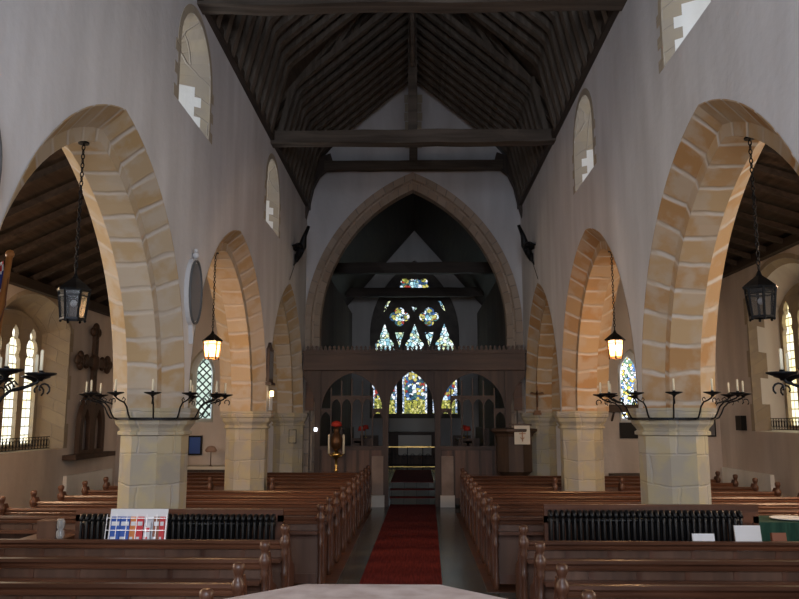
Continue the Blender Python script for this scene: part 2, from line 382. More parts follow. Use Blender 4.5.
# arch rings as swept voussoirs
def ring(name, f, c, spr, s, rise, prof, m_, label, group, n=22, legs=None):
    m = M(); base = arc(s, rise, 0, n)
    cols_ = []
    for (w_, r) in prof:
        pts = [(c+p[0], spr+p[1]) for p in arc(s, rise, r, n)]
        if legs is not None: pts = [(c-(s-r), legs)] + pts + [(c+(s-r), legs)]
        cols_.append([f(p[0], p[1], w_) for p in pts])
    L = [0]
    for i in range(1, len(cols_[0])): L.append(L[-1] + (Vector(cols_[0][i])-Vector(cols_[0][i-1])).length)
    uu = 0
    for j in range(len(prof)-1):
        dw = math.hypot(prof[j+1][0]-prof[j][0], prof[j+1][1]-prof[j][1])
        off = j*.37
        for i in range(len(L)-1):
            m.face([cols_[j][i], cols_[j+1][i], cols_[j+1][i+1], cols_[j][i+1]], 0, [(j*6+.2, L[i]+off), (j*6+.2+dw, L[i]+off), (j*6+.2+dw, L[i+1]+off), (j*6+.2, L[i+1]+off)])
    o = m.build(name, m_); return tag(o, label, 'arch', group)
PROF = [(-.006, -.012), (-.006, 0), (.20, .18), (.21, .30), (.55, .30), (.57, .20), (TH+.006, 0), (TH+.006, -.012)]
nm = ['arch nearest the west end, springing behind the viewer', 'large near arch with the dark unlit lantern hanging in it', 'middle arch with the lit lantern hanging in it', 'narrow far arch next to the chancel wall']
for k, (c, hs) in enumerate(ARCHES):
    ring('arcade_arch', fL, c, SPR, hs, RISE, PROF, STL, 'pale pointed stone %s, left arcade' % nm[k], 'arcade arches on the left')
    ring('arcade_arch', fR, c, SPR, hs, RISE, PROF, STR, 'orange pointed stone %s, right arcade' % nm[k], 'arcade arches on the right')
# piers
def octa(x, y, a, z):
    t = a*math.tan(PI/8)
    return [(x+p, y+q, z) for p, q in ((t,-a),(a,-t),(a,t),(t,a),(-t,a),(-a,t),(-a,-t),(-t,-a))]
def octprism(m, prof, x=0, y=0, ymax=None):
    u = 0
    for i in range(len(prof)-1):
        (a0, z0), (a1, z1) = prof[i], prof[i+1]
        A = octa(x, y, a0, z0); B = octa(x, y, a1, z1)
        if ymax is not None: A = [(p[0], min(p[1], ymax), p[2]) for p in A]; B = [(p[0], min(p[1], ymax), p[2]) for p in B]
        sl = math.hypot(a1-a0, z1-z0)
        for j in range(8):
            k = (j+1) % 8; s0 = .5*j*.5+.11
            m.face([A[j], A[k], B[k], B[j]], 0, [(s0, u), (s0+.25, u), (s0+.25, u+sl), (s0, u+sl)])
        u += sl
    for z, a, i in ((prof[0][1], prof[0][0], 0), (prof[-1][1], prof[-1][0], 1)):
        A = octa(x, y, a, z)
        if ymax is not None: A = [(p[0], min(p[1], ymax), p[2]) for p in A]
        m.face(A)
    return m
PM = XL-TH/2+.07, XR+TH/2-.07
def pier(x, y, label, half=False, st=STP):
    r = empty('stone_pier', (x, y, 0), 0, label, 'pier', 'octagonal piers of the arcades')
    ym = 0.0 if half else None
    octprism(M(), [(.44, 0), (.44, .16), (.40, .20), (.38, .28), (.35, .32)], ymax=ym).build('base', st, r)
    octprism(M(), [(.35, .32), (.35, 1.86)], ymax=ym).build('shaft', st, r)
    octprism(M(), [(.35, 1.84), (.385, 1.85), (.385, 1.885), (.36, 1.90), (.375, 1.93), (.41, 1.97), (.42, 2.01), (.42, 2.03), (.445, 2.045), (.455, 2.08), (.455, 2.15)], ymax=ym).build('capital', st, r)
    return r
pn = ['at the west end, next to the flag', 'standing nearest the viewer, candle hoop round its capital', 'second along the nave, behind the first hooped pier', 'half pier built against the chancel wall']
for s, px_, sd in ((0, PM[0], 'left'), (1, PM[1], 'right')):
    for k, y in enumerate(PIERS): pier(px_, y, 'octagonal stone pier of %s arcade, %s' % (sd, pn[k]))
    pier(px_, YE-.03, 'octagonal stone %s, %s arcade' % (pn[3], sd), True)

# chancel arch wall
CX = -.07; CS, CSPR, CRISE = 2.60, 4.2, 3.85
ca = [(CX+p[0], CSPR+p[1]) for p in arc(CS, CRISE, 0, 20)]
out = [(XL-.82, 7.3), (-2.35, 8.5), (0, 11.2), (2.25, 8.5), (XR+.82, 7.3), (XR+.82, 0)] + [(CX+CS, 0)] + list(reversed(ca)) + [(CX-CS, 0), (XL-.82, 0)]
struct(M().plate(out, [], 0, .8, fE).build('wall_east_chancel_arch', PL))
ring('chancel_arch', fE, CX, CSPR, CS, CRISE, [(-.02, -.06), (-.02, .10), (.05, .13), (.05, .17), (.18, .30), (.50, .30), (.62, .17), (.82, .10), (.82, -.05)], STC, 'large grey-brown pointed chancel arch at the end of the nave', None, 26, 0)
# aisle walls
def aisle(sd, f, fx, x0, x1, top, wc, far):
    yw = []
    holes = [lancet(c, wd, z0, sp, tp) for (c, wd, z0, sp, tp) in wc]
    M_ = M().plate([(YW, 0), (YW, top), (YE+.6, top), (YE+.6, 0)], holes, 0, .6, f)
    struct(M_.build('wall_%s_aisle' % sd, PLA))
AWL = [(7.0, 2.7, 1.42, 3.88, 4.36), (14.6, 2.7, 1.42, 3.88, 4.36)]  # first window on each side is added out of view for fill light
AWR = [(7.0, 2.9, 1.75, 4.62, 5.15), (15.4, 2.95, 1.75, 4.62, 5.15)]
aisle('left', fAL, None, 0, 0, 4.55, AWL, 0)
aisle('right', fAR, None, 0, 0, 5.45, AWR, 0)
for c, wd, z0, sp, tp in AWL:
    wi_ += 1; window(wi_, fAL, c, wd, 2.05, z0, z0+.02, sp, tp, tp-.28, sp-.2, .6, GLA, STQ, STQ if c > 10 else PLW, 3)
for c, wd, z0, sp, tp in AWR:
    wi_ += 1; window(wi_, fAR, c, wd, 1.98, z0, z0+.05, sp, tp, tp-.45, sp-.35, .6, GLR, STQ, PLW, 3)
# aisle east walls with lancets
for sd, xa, xb, top, c in (('left', AXL, XL-TH, 6.4, -5.2), ('right', XR+TH, AXR, 6.7, 5.15)):
    hole = lancet(c, .62, 1.92, 3.1, 3.68)
    o = [(xa, 0), (xa, 4.5 if sd == 'left' else top), (xb, top if sd == 'left' else 6.7), (xb, 0)]
    if sd == 'right': o = [(xa, 0), (xa, 6.7), (xb, 5.4), (xb, 0)]
    struct(M().plate(o, [hole], 0, .6, fE).build('wall_east_%s_aisle' % sd, PLA))
    wi_ += 1; window(wi_, fE, c, .62, .36, 1.92, 2.02, 3.1, 3.68, 3.5, 3.1, .30, GLL if sd == 'left' else SGS, STQ, PLA, 1, False)
# west wall
wo_ = lancet(0, 2.6, 2.6, 4.6, 6.6)
struct(M().plate([(AXL-.6, 0), (AXL-.6, 4.5), (XL-.4, 7.2), (0, 11.2), (XR+.4, 7.2), (AXR+.6, 5.4), (AXR+.6, 0)], [wo_], 0, .6, lambda a, z, b: (a, YW-b, z)).build('wall_west', PL))
wi_ += 1
wr = struct(empty('window_%d' % wi_)); M().plate(wo_, [], .3, .32, lambda a, z, b: (a, YW-b, z)).build('pane', GLC, wr)
for sx in (-1, 1):  # aisle west windows, added behind the camera to carry fill lights
    wi_ += 1; wr = struct(empty('window_%d' % wi_)); fw = lambda a, z, b: (a, YW-b, z)
    M().plate(lancet(5.35*sx, 1.3, 1.9, 3.3, 3.95), [], -.03, -.01, fw).build('pane', GLC, wr)
    M().plate(lancet(5.35*sx, 1.6, 1.75, 3.3, 4.1), [lancet(5.35*sx, 1.3, 1.9, 3.3, 3.95)], -.06, .0, fw).build('window_surround', STQ, wr)
# floors
struct(M().box(AXL-.6, YW-.6, -.2, AXR+.6, YE+.85, 0).build('floor', TILE))
struct(M().box(-3.2, YE+.85, -.2, 3.2, CE+.5, .45).box(-1.1, YE+.05, 0, 1.0, YE+.45, .15).box(-1.1, YE+.45, 0, 1.0, YE+.85, .30).build('floor_chancel', TILE))
# chancel shell
HC = 2.35
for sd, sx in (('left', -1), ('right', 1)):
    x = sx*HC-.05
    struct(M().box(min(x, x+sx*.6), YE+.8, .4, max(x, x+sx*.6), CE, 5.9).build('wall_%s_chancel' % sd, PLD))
# chancel east wall with window
zf = lambda y: 6.37-.0368*(y-299.5)
xf = lambda p: (p-416)*.0372
WC = xf(414.5)
ewo = lancet(WC, 3.35, 2.0, 5.1, 7.95, 16)
struct(M().plate([(-3.1, .4), (-3.1, 5.75), (-.05, 9.25), (3.0, 5.75), (3.0, .4)], [ewo], 0, .6, fC).build('wall_east_chancel', PLC))
wi_ += 1
ew = struct(empty('window_%d' % wi_))
Hs = []
def addh(pts, mt): Hs.append(([(xf(p), zf(q)) for p, q in pts], mt))
for cpx in (384.2, 414.5, 444.8):
    Lh = [(-12.3, 413.5), (-12.3, 353), (-10.5, 349.5), (-8.5, 347), (-9.3, 343), (-7, 339.5), (-4.6, 337.5), (-4.4, 333), (-2.6, 330), (-1.6, 326)]
    pts = [(cpx+a, q) for a, q in Lh] + [(cpx, 322)] + [(cpx-a, q) for a, q in reversed(Lh)]
    addh(pts, 'light')
for cpx in (399.3, 429.5):
    pts = []
    for i in range(48):
        t = 2*PI*i/48; r = 6.2 + 3.9*abs(math.cos(2*t))**.6
        pts.append((cpx+r*math.cos(t), 315+r*math.sin(t)*.98))
    addh(pts, 'quat')
    addh([(cpx-4.6, 331), (cpx+4.6, 331), (cpx+1.2, 342), (cpx, 346.5), (cpx-1.2, 342)], 'tri')
addh([(411.5, 303.5), (414.5, 305.5), (417.5, 303.5), (416.6, 307.5), (414.5, 309.5), (412.4, 307.5)], 'tri')
addh([(390.5, 298), (387.5, 299), (384.5, 304), (383.3, 310.5), (387, 305.5)], 'tri')
addh([(438.5, 298), (441.5, 299), (444.5, 304), (446.3, 310.5), (442, 305.5)], 'tri')
addh([(400, 287.2), (399.3, 283.5), (401.5, 281), (400.5, 278), (402.5, 275.3), (406, 275), (409, 277), (411.5, 275.2), (414.5, 276), (417.5, 275.2), (420, 277), (423, 275), (426.5, 275.3), (428.5, 278), (427.5, 281), (429.7, 283.5), (429, 287.2)], 'quat')
addh([(413, 262.5), (414.5, 259.8), (416, 262.5), (414.5, 263.8)], 'tri')
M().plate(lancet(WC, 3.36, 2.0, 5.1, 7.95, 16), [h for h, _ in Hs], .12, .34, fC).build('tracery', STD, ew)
for h, k in Hs:
    if k == 'light':
        c0 = sum(p[0] for p in h)/len(h); w0 = min(p[0] for p in h); w1 = max(p[0] for p in h); zt = zf(400)
        up = [(w0, zf(352))] + [p for p in h if p[1] > zf(353)+.01] + [(w1, zf(352))]
        M().plate(up, [], .24, .25, fC).build('canopy_pane', SGW, ew)
        M().plate([(w0, zt), (w0, zf(352)), (w1, zf(352)), (w1, zt)], [], .24, .25, fC).build('figure_pane', SGF, ew)
        M().plate([(w0, zf(413.5)), (w0, zt), (w1, zt), (w1, zf(413.5))], [], .24, .25, fC).build('yellow_pane', SGY, ew)
        for a in (w0, w1-.07): M().plate([(a, zf(413)), (a, zf(352)), (a+.07, zf(352)), (a+.07, zf(413))], [], .232, .238, fC).build('border_pane', SBL, ew)
    else:
        M().plate(h, [], .24, .25, fC).build('tracery_pane', SGW if k == 'tri' else SGF, ew)
        if k == 'quat':
            c0 = sum(p[0] for p in h)/len(h); c1 = sum(p[1] for p in h)/len(h)
            g = M()
            for dx, dz, r, mi in ((0, 0, .13, 1), (.23, 0, .08, 0), (-.23, 0, .08, 0), (0, .23, .08, 0), (0, -.23, .08, 0)) if len(h) > 30 else ((0, -.05, .17, 1), (.36, .1, .1, 0), (-.36, .1, .1, 0)):
                g.plate([(c0+dx+r*math.cos(t*PI/6), c1+dz+r*math.sin(t*PI/6)) for t in range(12)], [], .225, .232, fC, mi)
            g.build('medallion_pane', [SGY, SGW], ew)

# ------------------------------------------------------------------ roofs
def slab(m, p, q, y0, y1, t=.06, mi=0):
    d = Vector((q[0]-p[0], 0, q[1]-p[1])).normalized(); nrm = Vector((-d.z, 0, d.x))
    if nrm.z < 0: nrm = -nrm
    A = [Vector((p[0], 0, p[1])), Vector((q[0], 0, q[1])), Vector((q[0], 0, q[1]))+nrm*t, Vector((p[0], 0, p[1]))+nrm*t]
    lo = [a+Vector((0, y0, 0)) for a in A]; hi = [a+Vector((0, y1, 0)) for a in A]
    m.face(lo); m.face(hi)
    for i in range(4): m.face([lo[i], lo[(i+1) % 4], hi[(i+1) % 4], hi[i]])
m = M(); slab(m, (-3.6, 6.95), (0, 11.42), YW-.6, YE+.4); slab(m, (0, 11.42), (3.6, 6.95), YW-.6, YE+.4); struct(m.build('ceiling_nave', RB))
m = M(); slab(m, (-3.1, 5.6), (-.05, 9.1), YE+.4, CE+.6); slab(m, (-.05, 9.1), (3.0, 5.6), YE+.4, CE+.6); struct(m.build('ceiling_chancel', DY))
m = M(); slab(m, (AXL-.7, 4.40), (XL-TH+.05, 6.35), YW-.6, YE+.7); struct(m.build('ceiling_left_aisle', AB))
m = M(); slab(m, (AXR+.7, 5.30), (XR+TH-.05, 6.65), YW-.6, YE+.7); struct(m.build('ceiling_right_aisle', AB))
def aisle_rafter(sd, p, q):
    pr = M().bar((p[0], 0, p[1]), (q[0], 0, q[1]), .09, .10).build('aisle_rafter', AB)
    tag(pr, 'dark timber rafter sloping under the %s aisle roof boards' % sd, 'rafter', '%s aisle rafters' % sd)
    pr.location = (0, .4, 0)
    for i in range(1, 26): copy_tree(pr, (0, .4+.72*i, 0))
aisle_rafter('left', (AXL, 4.55), (XL-TH, 6.24)); aisle_rafter('right', (AXR, 5.35), (XR+TH, 6.56))
for sd, x, z in (('left', AXL+.07, 4.50), ('right', AXR-.07, 5.38)):
    struct(M().box(x-.07, YW, z-.12, x+.07, YE, z+.06).build('trim_wall_plate_%s' % sd, DY))
for sd, x in (('left', XL-.06), ('right', XR+.06)):
    struct(M().box(x-.14, YW, 7.15, x+.14, YE, 7.3).build('trim_nave_plate_%s' % sd, DY))
fr = empty('rafter_frame', (0, 1.0, 0), 0, 'dark timber trussed rafter pair under the nave roof boards', 'rafter frame', 'rafter frames of the nave roof')
xo = -.05
for sg in (-1, 1):
    e = 2.62*sg+xo
    M().bar((e, 0, 7.2), (2.30*sg+xo, 0, 8.55), .11, .17, up=(0,1,0)).build('ashlar_piece', RF, fr)
    M().bar((3.15*sg+xo, 0, 7.40), (xo, 0, 11.3), .11, .17, up=(0,1,0)).build('rafter', RF, fr)
    M().bar((2.36*sg+xo, 0, 8.42), (-.36*sg+xo, 0, 10.72), .10, .15, up=(0,1,0)).build('scissor_brace', RF, fr)
    M().bar((1.62*sg+xo, 0, 9.02), (1.05*sg+xo, 0, 9.98), .09, .13, up=(0,1,0)).build('strut', RF, fr)
y = 1.43
while y < 18.6:
    if min(abs(y-9.05), abs(y-13.95), abs(y-4.15)) > .14: copy_tree(fr, (0, y, 0))
    y += .43
def wobble_beam(x0, x1, z0, z1, y0, y1, n=12, amp=.02, camber=0):
    R = []
    for i in range(n+1):
        t = i/n; x = x0+(x1-x0)*t; j = [random.uniform(-amp, amp) for _ in range(4)]; cz = camber*4*t*(1-t)
        R.append([(x, y0+j[0], z0+j[1]+cz), (x, y1+j[0], z0+j[1]+cz), (x, y1+j[2], z1+j[3]*.5+cz), (x, y0+j[2], z1+j[3]*.5+cz)])
    return M().rings(R, 0, smooth=False)
lab = {4.15: 'rough dark tie beam behind the viewer, over the west nave', 9.05: 'rough dark tie beam across the top edge of the view', 13.95: 'rough tie beam with king post, spanning the nave before the gable'}
for yy in (4.15, 9.05, 13.95):
    r = empty('roof_truss', (0, yy, 0), 0, lab[yy], 'roof truss', 'tie beam trusses of the nave')
    wobble_beam(XL-.1, XR+.1, 7.10, 7.34, -.13, .13).build('tie_beam', TB, r)
    M().bar((xo, 0, 7.34), (xo, 0, 9.98), .17, .15, up=(0,1,0)).build('king_post', TB, r)
    for sy in (-1, 1):
        M().tube([(xo, sy*.08, 8.6), (xo, sy*.35, 9.0), (xo, sy*.9, 9.62), (xo, sy*1.2, 10.0)], .055, 5).build('brace', TB, r)
tag(M().box(xo-.07, .2, 9.98, xo+.07, 18.3, 10.14).build('collar_purlin', DY), 'long dark timber running along the roof atop the king posts', 'beam')
r = empty('wall_truss', (0, 18.5, 0), 0, 'dark collar beam with curved braces against the chancel arch wall', 'roof truss')
wobble_beam(-2.25, 2.15, 8.08, 8.30, -.1, .1, amp=.012).build('collar_beam', TB, r)
M().bar((xo, 0, 8.3), (xo, 0, 10.4), .2, .13, up=(0,1,0)).build('king_post', TB, r)
for sg in (-1, 1):
    pl = [(2.64, 6.85), (2.66, 7.2), (2.45, 8.35), (2.05, 8.5), (1.95, 8.14), (2.12, 8.10), (2.32, 7.92), (2.46, 7.62), (2.55, 7.2)]
    M().plate([(sg*a+xo, z) for a, z in pl], [], -.09, .09, lambda a, z, b: (a, b, z)).build('curved_brace', DZ, r)
q = M()
for i in range(6):
    z = 8.75+i*.24
    for sg in (-1, 1): q.box(xo+sg*.14-.02*(i % 2)-.07, YE-.008, z, xo+sg*.14+.02*(i % 2)+.07, YE+.01, z+.22)
tag(q.build('blocked_opening', STQ), 'stone jambs of a narrow blocked opening high in the gable', 'stonework')
for yy, z, la in ((22.4, 6.20, 'dark tie beam crossing the chancel above the screen, the nearer'), (27.0, 6.22, 'dark tie beam crossing the chancel close to the east window')):
    o = wobble_beam(-2.45, 2.35, z, z+.32, yy-.13, yy+.13).build('chancel_tie_beam', DX); tag(o, la, 'beam', 'chancel tie beams')

# ------------------------------------------------------------------ floor dressing
tag(M().plate([(-.79, 2.6), (.20, 2.6), (.45, YE+.03), (-.62, YE+.03)], [], 0, .012, lambda a, z, b: (a, z, b)).build('carpet_runner', CARP), 'long red carpet runner laid down the middle aisle', 'carpet')
tag(M().box(-.64, YE+.06, .15, .43, YE+.43, .162).box(-.64, YE+.46, .30, .43, YE+.83, .312).box(-.64, YE+.90, .45, .43, 24.2, .462).build('chancel_carpet', CARP), 'red carpet on the steps and floor of the chancel', 'carpet')
for sd, x0, x1, y1 in (('left', -5.75, -1.0, 17.95), ('right', .84, 6.15, 17.2)):
    struct(M().box(x0, 9.6, 0, x1, y1, .008).build('floor_platform_%s' % sd, PX))
    struct(M().box(x0, 3.2, 0, x1, 8.2, .006).build('floor_platform_rear_%s' % sd, PX))

# ------------------------------------------------------------------ pews
PROTO = {}
def make_pew(L, z=0):
    r = empty('pew', (0,0,0), 0, 'x', 'pew')
    m = M().box(.03, .008, .06, L-.03, .030, .75)
    m.build('back_panel', PN, r)
    m = M().box(.03, 0, .06, L-.03, .045, .17).box(.03, 0, .58, L-.03, .04, .64)
    nb = max(2, round(L/.42))
    for i in range(nb+1):
        x = .03+(L-.10)*i/nb; m.box(x, 0, .17, x+.045, .04, .75)
    m.build('back_frame', PZ, r)
    R = [(-.03, .76), (-.035, .78), (-.02, .795), (-.035, .815), (-.02, .84), (.04, .84), (.05, .815), (.04, .76)]
    M().plate(R, [], .02, L-.02, lambda a, z, b: (b, a, z)).build('top_rail', PX, r)
    M().box(.03, .045, .41, L-.03, .40, .445).build('seat', PX, r)
    M().box(.05, -.15, .66, L-.05, -.002, .68).box(.05, -.17, .655, L-.05, -.15, .69).build('book_ledge', PX, r)
    E = [(-.03, 0), (.42, 0), (.42, .42), (.44, .47), (.42, .53), (.34, .57), (.24, .60), (.17, .66), (.13, .74), (.10, .84), (.05, .90), (-.03, .90)]
    for x in (0, L-.06):
        M().plate(E, [], x, x+.06, lambda a, z, b: (b, a, z)).plate([(.03, .12), (.36, .12), (.36, .40), (.24, .52), (.12, .60), (.03, .78)], [], x-.008, x+.068, lambda a, z, b: (b, a, z)).build('bench_end', PZ, r)
        M().lathe([(.030, 0), (.034, .10), (.026, .14), (.028, .50), (.040, .53), (.026, .56), (.028, .70), (.04, .73), (.026, .76), (.044, .80), (.052, .83), (.044, .865), (.026, .89), (.034, .92), (.046, .95), (.044, .985), (.025, 1.0)], (x+.03, -.045, 0), 10).build('finial_post', PZ, r)
    return r
used = set()
def pew(x0, x1, y, z, label, group):
    L = round(x1-x0, 3)
    if L not in PROTO:
        PROTO[L] = make_pew(L); o = PROTO[L]; o.location = (x0, y, z); o['label'] = label; o['group'] = group
    else: copy_tree(PROTO[L], (x0, y, z), label=label, group=group)
ORD = ['first', 'second', 'third', 'fourth', 'fifth', 'sixth', 'seventh', 'eighth', 'ninth', 'tenth']
for i, y in enumerate((7.95, 6.92, 5.92, 5.04)):
    w_ = ['behind the radiator, foremost', 'second from the radiator', 'third from the radiator', 'fourth from the radiator, nearest the viewer']
    pew(-5.40, -1.30+.03, y, 0, 'dark brown foreground pew, left of the aisle, %s' % w_[i], 'foreground pews left of the aisle')
    pew(1.02, 5.62, y, 0, 'dark brown foreground pew, right of the aisle, %s' % w_[i], 'foreground pews right of the aisle')
for i in range(10):
    y = 9.78+.85*i
    for sd, xa, xb, pa, pb in (('left', -5.60, -1.14, -3.62, -2.58), ('right', .93, 5.93, 2.46, 3.56)):
        if sd == 'right' and i == 9: continue
        if sd == 'left': o_ = .013*i; xa += o_; xb += o_; pa += o_*.0; pb += 0
        g = 'nave pews %s of the red carpet' % sd
        la = 'oak pew in the nave block %s of the carpet, %s row from the radiator' % (sd, ORD[i])
        if i == 5:
            if sd == 'left':
                pew(pb, xb, y, 0, 'short '+la, g); pew(xa, pa, y, 0, 'outer '+la.replace(' in the nave block', ' outer half'), g)
            else:
                pew(xa, pa, y, 0, 'short '+la, g); pew(pb, xb, y, 0, 'outer '+la.replace(' in the nave block', ' outer half'), g)
        else: pew(xa, xb, y, 0, la, g)

# ------------------------------------------------------------------ radiators
def radiator(x0, x1, y, label):
    r = empty('radiator', (x0, y, 0), 0, label, 'radiator', 'black column radiators')
    nsec = int((x1-x0)/.062)
    s_ = M()
    for dy in (-.05, .05): s_.tube([(0, dy, .12), (0, dy, .92), (0, dy*.6, .99)], [.017, .017, .014], 6)
    s_.tube([(0, -.05, .14), (0, 0, .11), (0, .05, .14)], .022, 6); s_.tube([(0, -.055, .955), (0, -.02, 1.005), (0, .02, 1.005), (0, .055, .955)], .024, 6)
    first = s_.build('section', BLK, r)
    for i in range(1, nsec): c = copy_tree(first, (i*.062, 0, 0), parent=r)
    M().tube([(-.03, 0, .13), ((nsec-1)*.062+.03, 0, .13)], .02).tube([(-.03, 0, .92), ((nsec-1)*.062+.03, 0, .92)], .02).build('connector', BLK, r)
    for x in (.0, (nsec-1)*.062): M().box(x-.02, -.05, 0, x+.02, .05, .12).build('foot', BLK, r)
    M().lathe([(.012, 0), (.012, .06), (.02, .07), (.02, .1), (.005, .11)], ((nsec-2)*.062-.1, -.08, .28), 8).build('valve', mat('chrome', (.7,.7,.7), .2, 1), r)
    return r
radiator(-3.58, -1.44, 8.53, 'long black column radiator in front of the left pier')
radiator(1.42, 3.52, 8.53, 'long black column radiator in front of the right pier').scale = (1, 1, 1.05)
for sd, xa, xb, zr in (('left', -3.70, -1.44, 1.06), ('right', 1.37, 3.65, 1.12)):
    o = M().box(xa, 0, .0, xa+.06, .05, 1.0).box(xb-.06, 0, 0, xb, .05, 1.0).box(xa, 0, .93, xb, .06, zr).box(xa, .02, .1, xb, .04, .93).build('backing_rail', PX); o.location = (0, 8.62, 0)
    tag(o, 'dark wooden rail and panel just behind the %s radiator' % sd, 'panel', 'wooden panels behind the radiators')

# ------------------------------------------------------------------ candle hoops
cndl = M().lathe([(.011, 0), (.010, .13), (.002, .135)], seg=6).build('candle', WAX)
first_c = [True]
def hoop(x, y, label, cl):
    r = empty('candle_hoop', (x, y, 2.03), 0, label, 'candle hoop', 'iron candle hoops round the piers')
    n = 40; R = []
    for i in range(n+1):
        t = 2*PI*i/n; R.append([(rr*math.cos(t), rr*math.sin(t), zz) for rr, zz in ((.468, -.014), (.482, -.014), (.482, .014), (.468, .014))])
    M().rings(R, cap=False, smooth=False).build('hoop', IRON, r)
    arm = M().tube([(.47, 0, 0), (.51, 0, .01), (.54, 0, .06), (.57, 0, .13), (.62, 0, .18), (.70, 0, .20), (.76, 0, .225), (.78, 0, .25)], .0095, 5)
    arm.tube([(.80+.035*math.cos(t)*(1-.1*t), 0, .19+.035*math.sin(t)*(1-.1*t)) for t in [i*.6-1 for i in range(9)]], .006, 4)
    arm.tube([(.62, 0, .18), (.60, 0, .215), (.635, 0, .235), (.655, 0, .21)], .006, 4)
    proto = None
    for k in range(12):
        a = k*PI/6+PI/12
        if proto is None:
            proto = arm.build('arm', IRON, r); proto.rotation_euler = (0, 0, a)
            cup = M().lathe([(.012, .235), (.02, .25), (.05, .262), (.090, .276), (.092, .286), (.03, .275), (.016, .28), (.016, .30)], (.78, 0, 0), 12).build('cup', IRON, proto)
        else: copy_tree(proto, None, a, r)
        o = cndl if first_c[0] else cndl.copy()
        if not first_c[0]: col.objects.link(o)
        first_c[0] = False
        o.location = (x+.78*math.cos(a), y+.78*math.sin(a), 2.03+.292)
        tag(o, cl, 'candle', 'candles on the '+label.split(' round')[0]+' round'+label.split(' round')[1])
for x, y, la, cl in ((PM[0], 9.12, 'black iron candle hoop round the nearest left pier', 'thin cream candle in iron cup of the nearest left pier hoop'),
                 (PM[1], 9.12, 'black iron candle hoop round the nearest right pier', 'thin cream candle in iron cup of the nearest right pier hoop'),
                 (PM[0], 4.5, 'black iron candle hoop round the west left pier at the frame edge', 'thin candle on the hoop cut off by the left frame edge'),
                 (PM[1], 4.5, 'black iron candle hoop round the west right pier at the frame edge', 'thin candle on the hoop cut off by the right frame edge')):
    hoop(x, y, la, cl)

# ------------------------------------------------------------------ lanterns
def lantern(x, y, z, ztop, lit, label):
    r = empty('hanging_lantern', (x, y, z), 0, label, 'lantern', 'lanterns hung in the arches')
    m = M()
    R0, R1, H = .10, .128, .25
    hexp = lambda R, zz: [(R*math.cos(PI/3*i+.3), R*math.sin(PI/3*i+.3), zz) for i in range(6)]
    A, B = hexp(R0, 0), hexp(R1, H); Mi = hexp(R0+(R1-R0)*.8, H*.8)
    for i in range(6):
        j = (i+1) % 6
        m.bar(A[i], B[i], .016, .016); m.bar(A[i], A[j], .018, .018); m.bar(B[i], B[j], .022, .022); m.bar(Mi[i], Mi[j], .012, .012)
        m.ball((A[i][0], A[i][1], -.018), .013, 0, 6)
    m.build('frame', IRON if not lit else mat('warm_iron', (.10, .05, .02), .5, .3), r)  # lit lanterns get browner iron, the glow put into its colour
    g = M()
    for i in range(6):
        j = (i+1) % 6; s = .985; g.face([(A[i][0]*s, A[i][1]*s, 0), (A[j][0]*s, A[j][1]*s, 0), (B[j][0]*s, B[j][1]*s, H), (B[i][0]*s, B[i][1]*s, H)])
    g.build('glazing', LGL if not lit else LITG, r)
    M().lathe([(.150, H-.005), (.155, H+.01), (.09, H+.065), (.03, H+.11), (.02, H+.135), (.008, H+.16)], seg=6, smooth=False).build('roof', IRON, r)
    M().ball((0, 0, H*.55), .045 if lit else .03, 0, 8).build('bulb', BULB if lit else MB_, r)
    ch = M(); zz = H+.16; k = 0
    while zz < ztop-z-.03:
        t = [(.014*math.cos(a), 0, .026*math.sin(a)) for a in [i*PI/4 for i in range(8)]] ; t.append(t[0])
        pts = [((p[0], 0, zz+.022+p[2]) if k % 2 else (0, p[0], zz+.022+p[2])) for p in t]
        ch.tube(pts, .0055, 4); zz += .042; k += 1
    ch.build('chain', IRON, r)
    M().lathe([(.05, 0), (.05, .015), (.02, .03), (.015, .05)], (0, 0, ztop-z-.04), 10).build('ceiling_hook', IRON, r)
    if lit:
        l = bpy.data.lights.new('lantern_light', 'POINT'); l.energy = LITE if abs(x) < 4 else 290; l.color = LAMP if abs(x) < 4 else (1, .66, .40); l.shadow_soft_size = .13
        lo = bpy.data.objects.new('lantern_light', l); col.objects.link(lo); lo.location = (x, y, z+.16)
    return r
LITG = mat('lit_glazing', (1, .6, .3), .4, 0, .4, (1, .45, .15), 3.2, alpha=.35)
LITE = 88
zt = SPR+RISE-.33
lantern(PM[0]+.03, 6.7, 2.90, zt, False, 'unlit black iron lantern hanging in the near left arch')
lantern(PM[1]+.04, 6.7, 2.90, zt, False, 'unlit black iron lantern hanging in the near right arch')
lantern(-6.3, 10.3, 3.0, 4.80, True, 'glowing lantern hanging from the left aisle roof, outside the view'); lantern(6.3, 10.3, 3.2, 5.58, True, 'glowing lantern hanging from the right aisle roof, outside the view')  # both added out of view to brighten the aisle walls
lantern(PM[0], 11.5, 2.92, zt, True, 'glowing lantern hanging in the middle left arch')
lantern(PM[1], 11.5, 2.92, zt, True, 'glowing lantern hanging in the middle right arch')

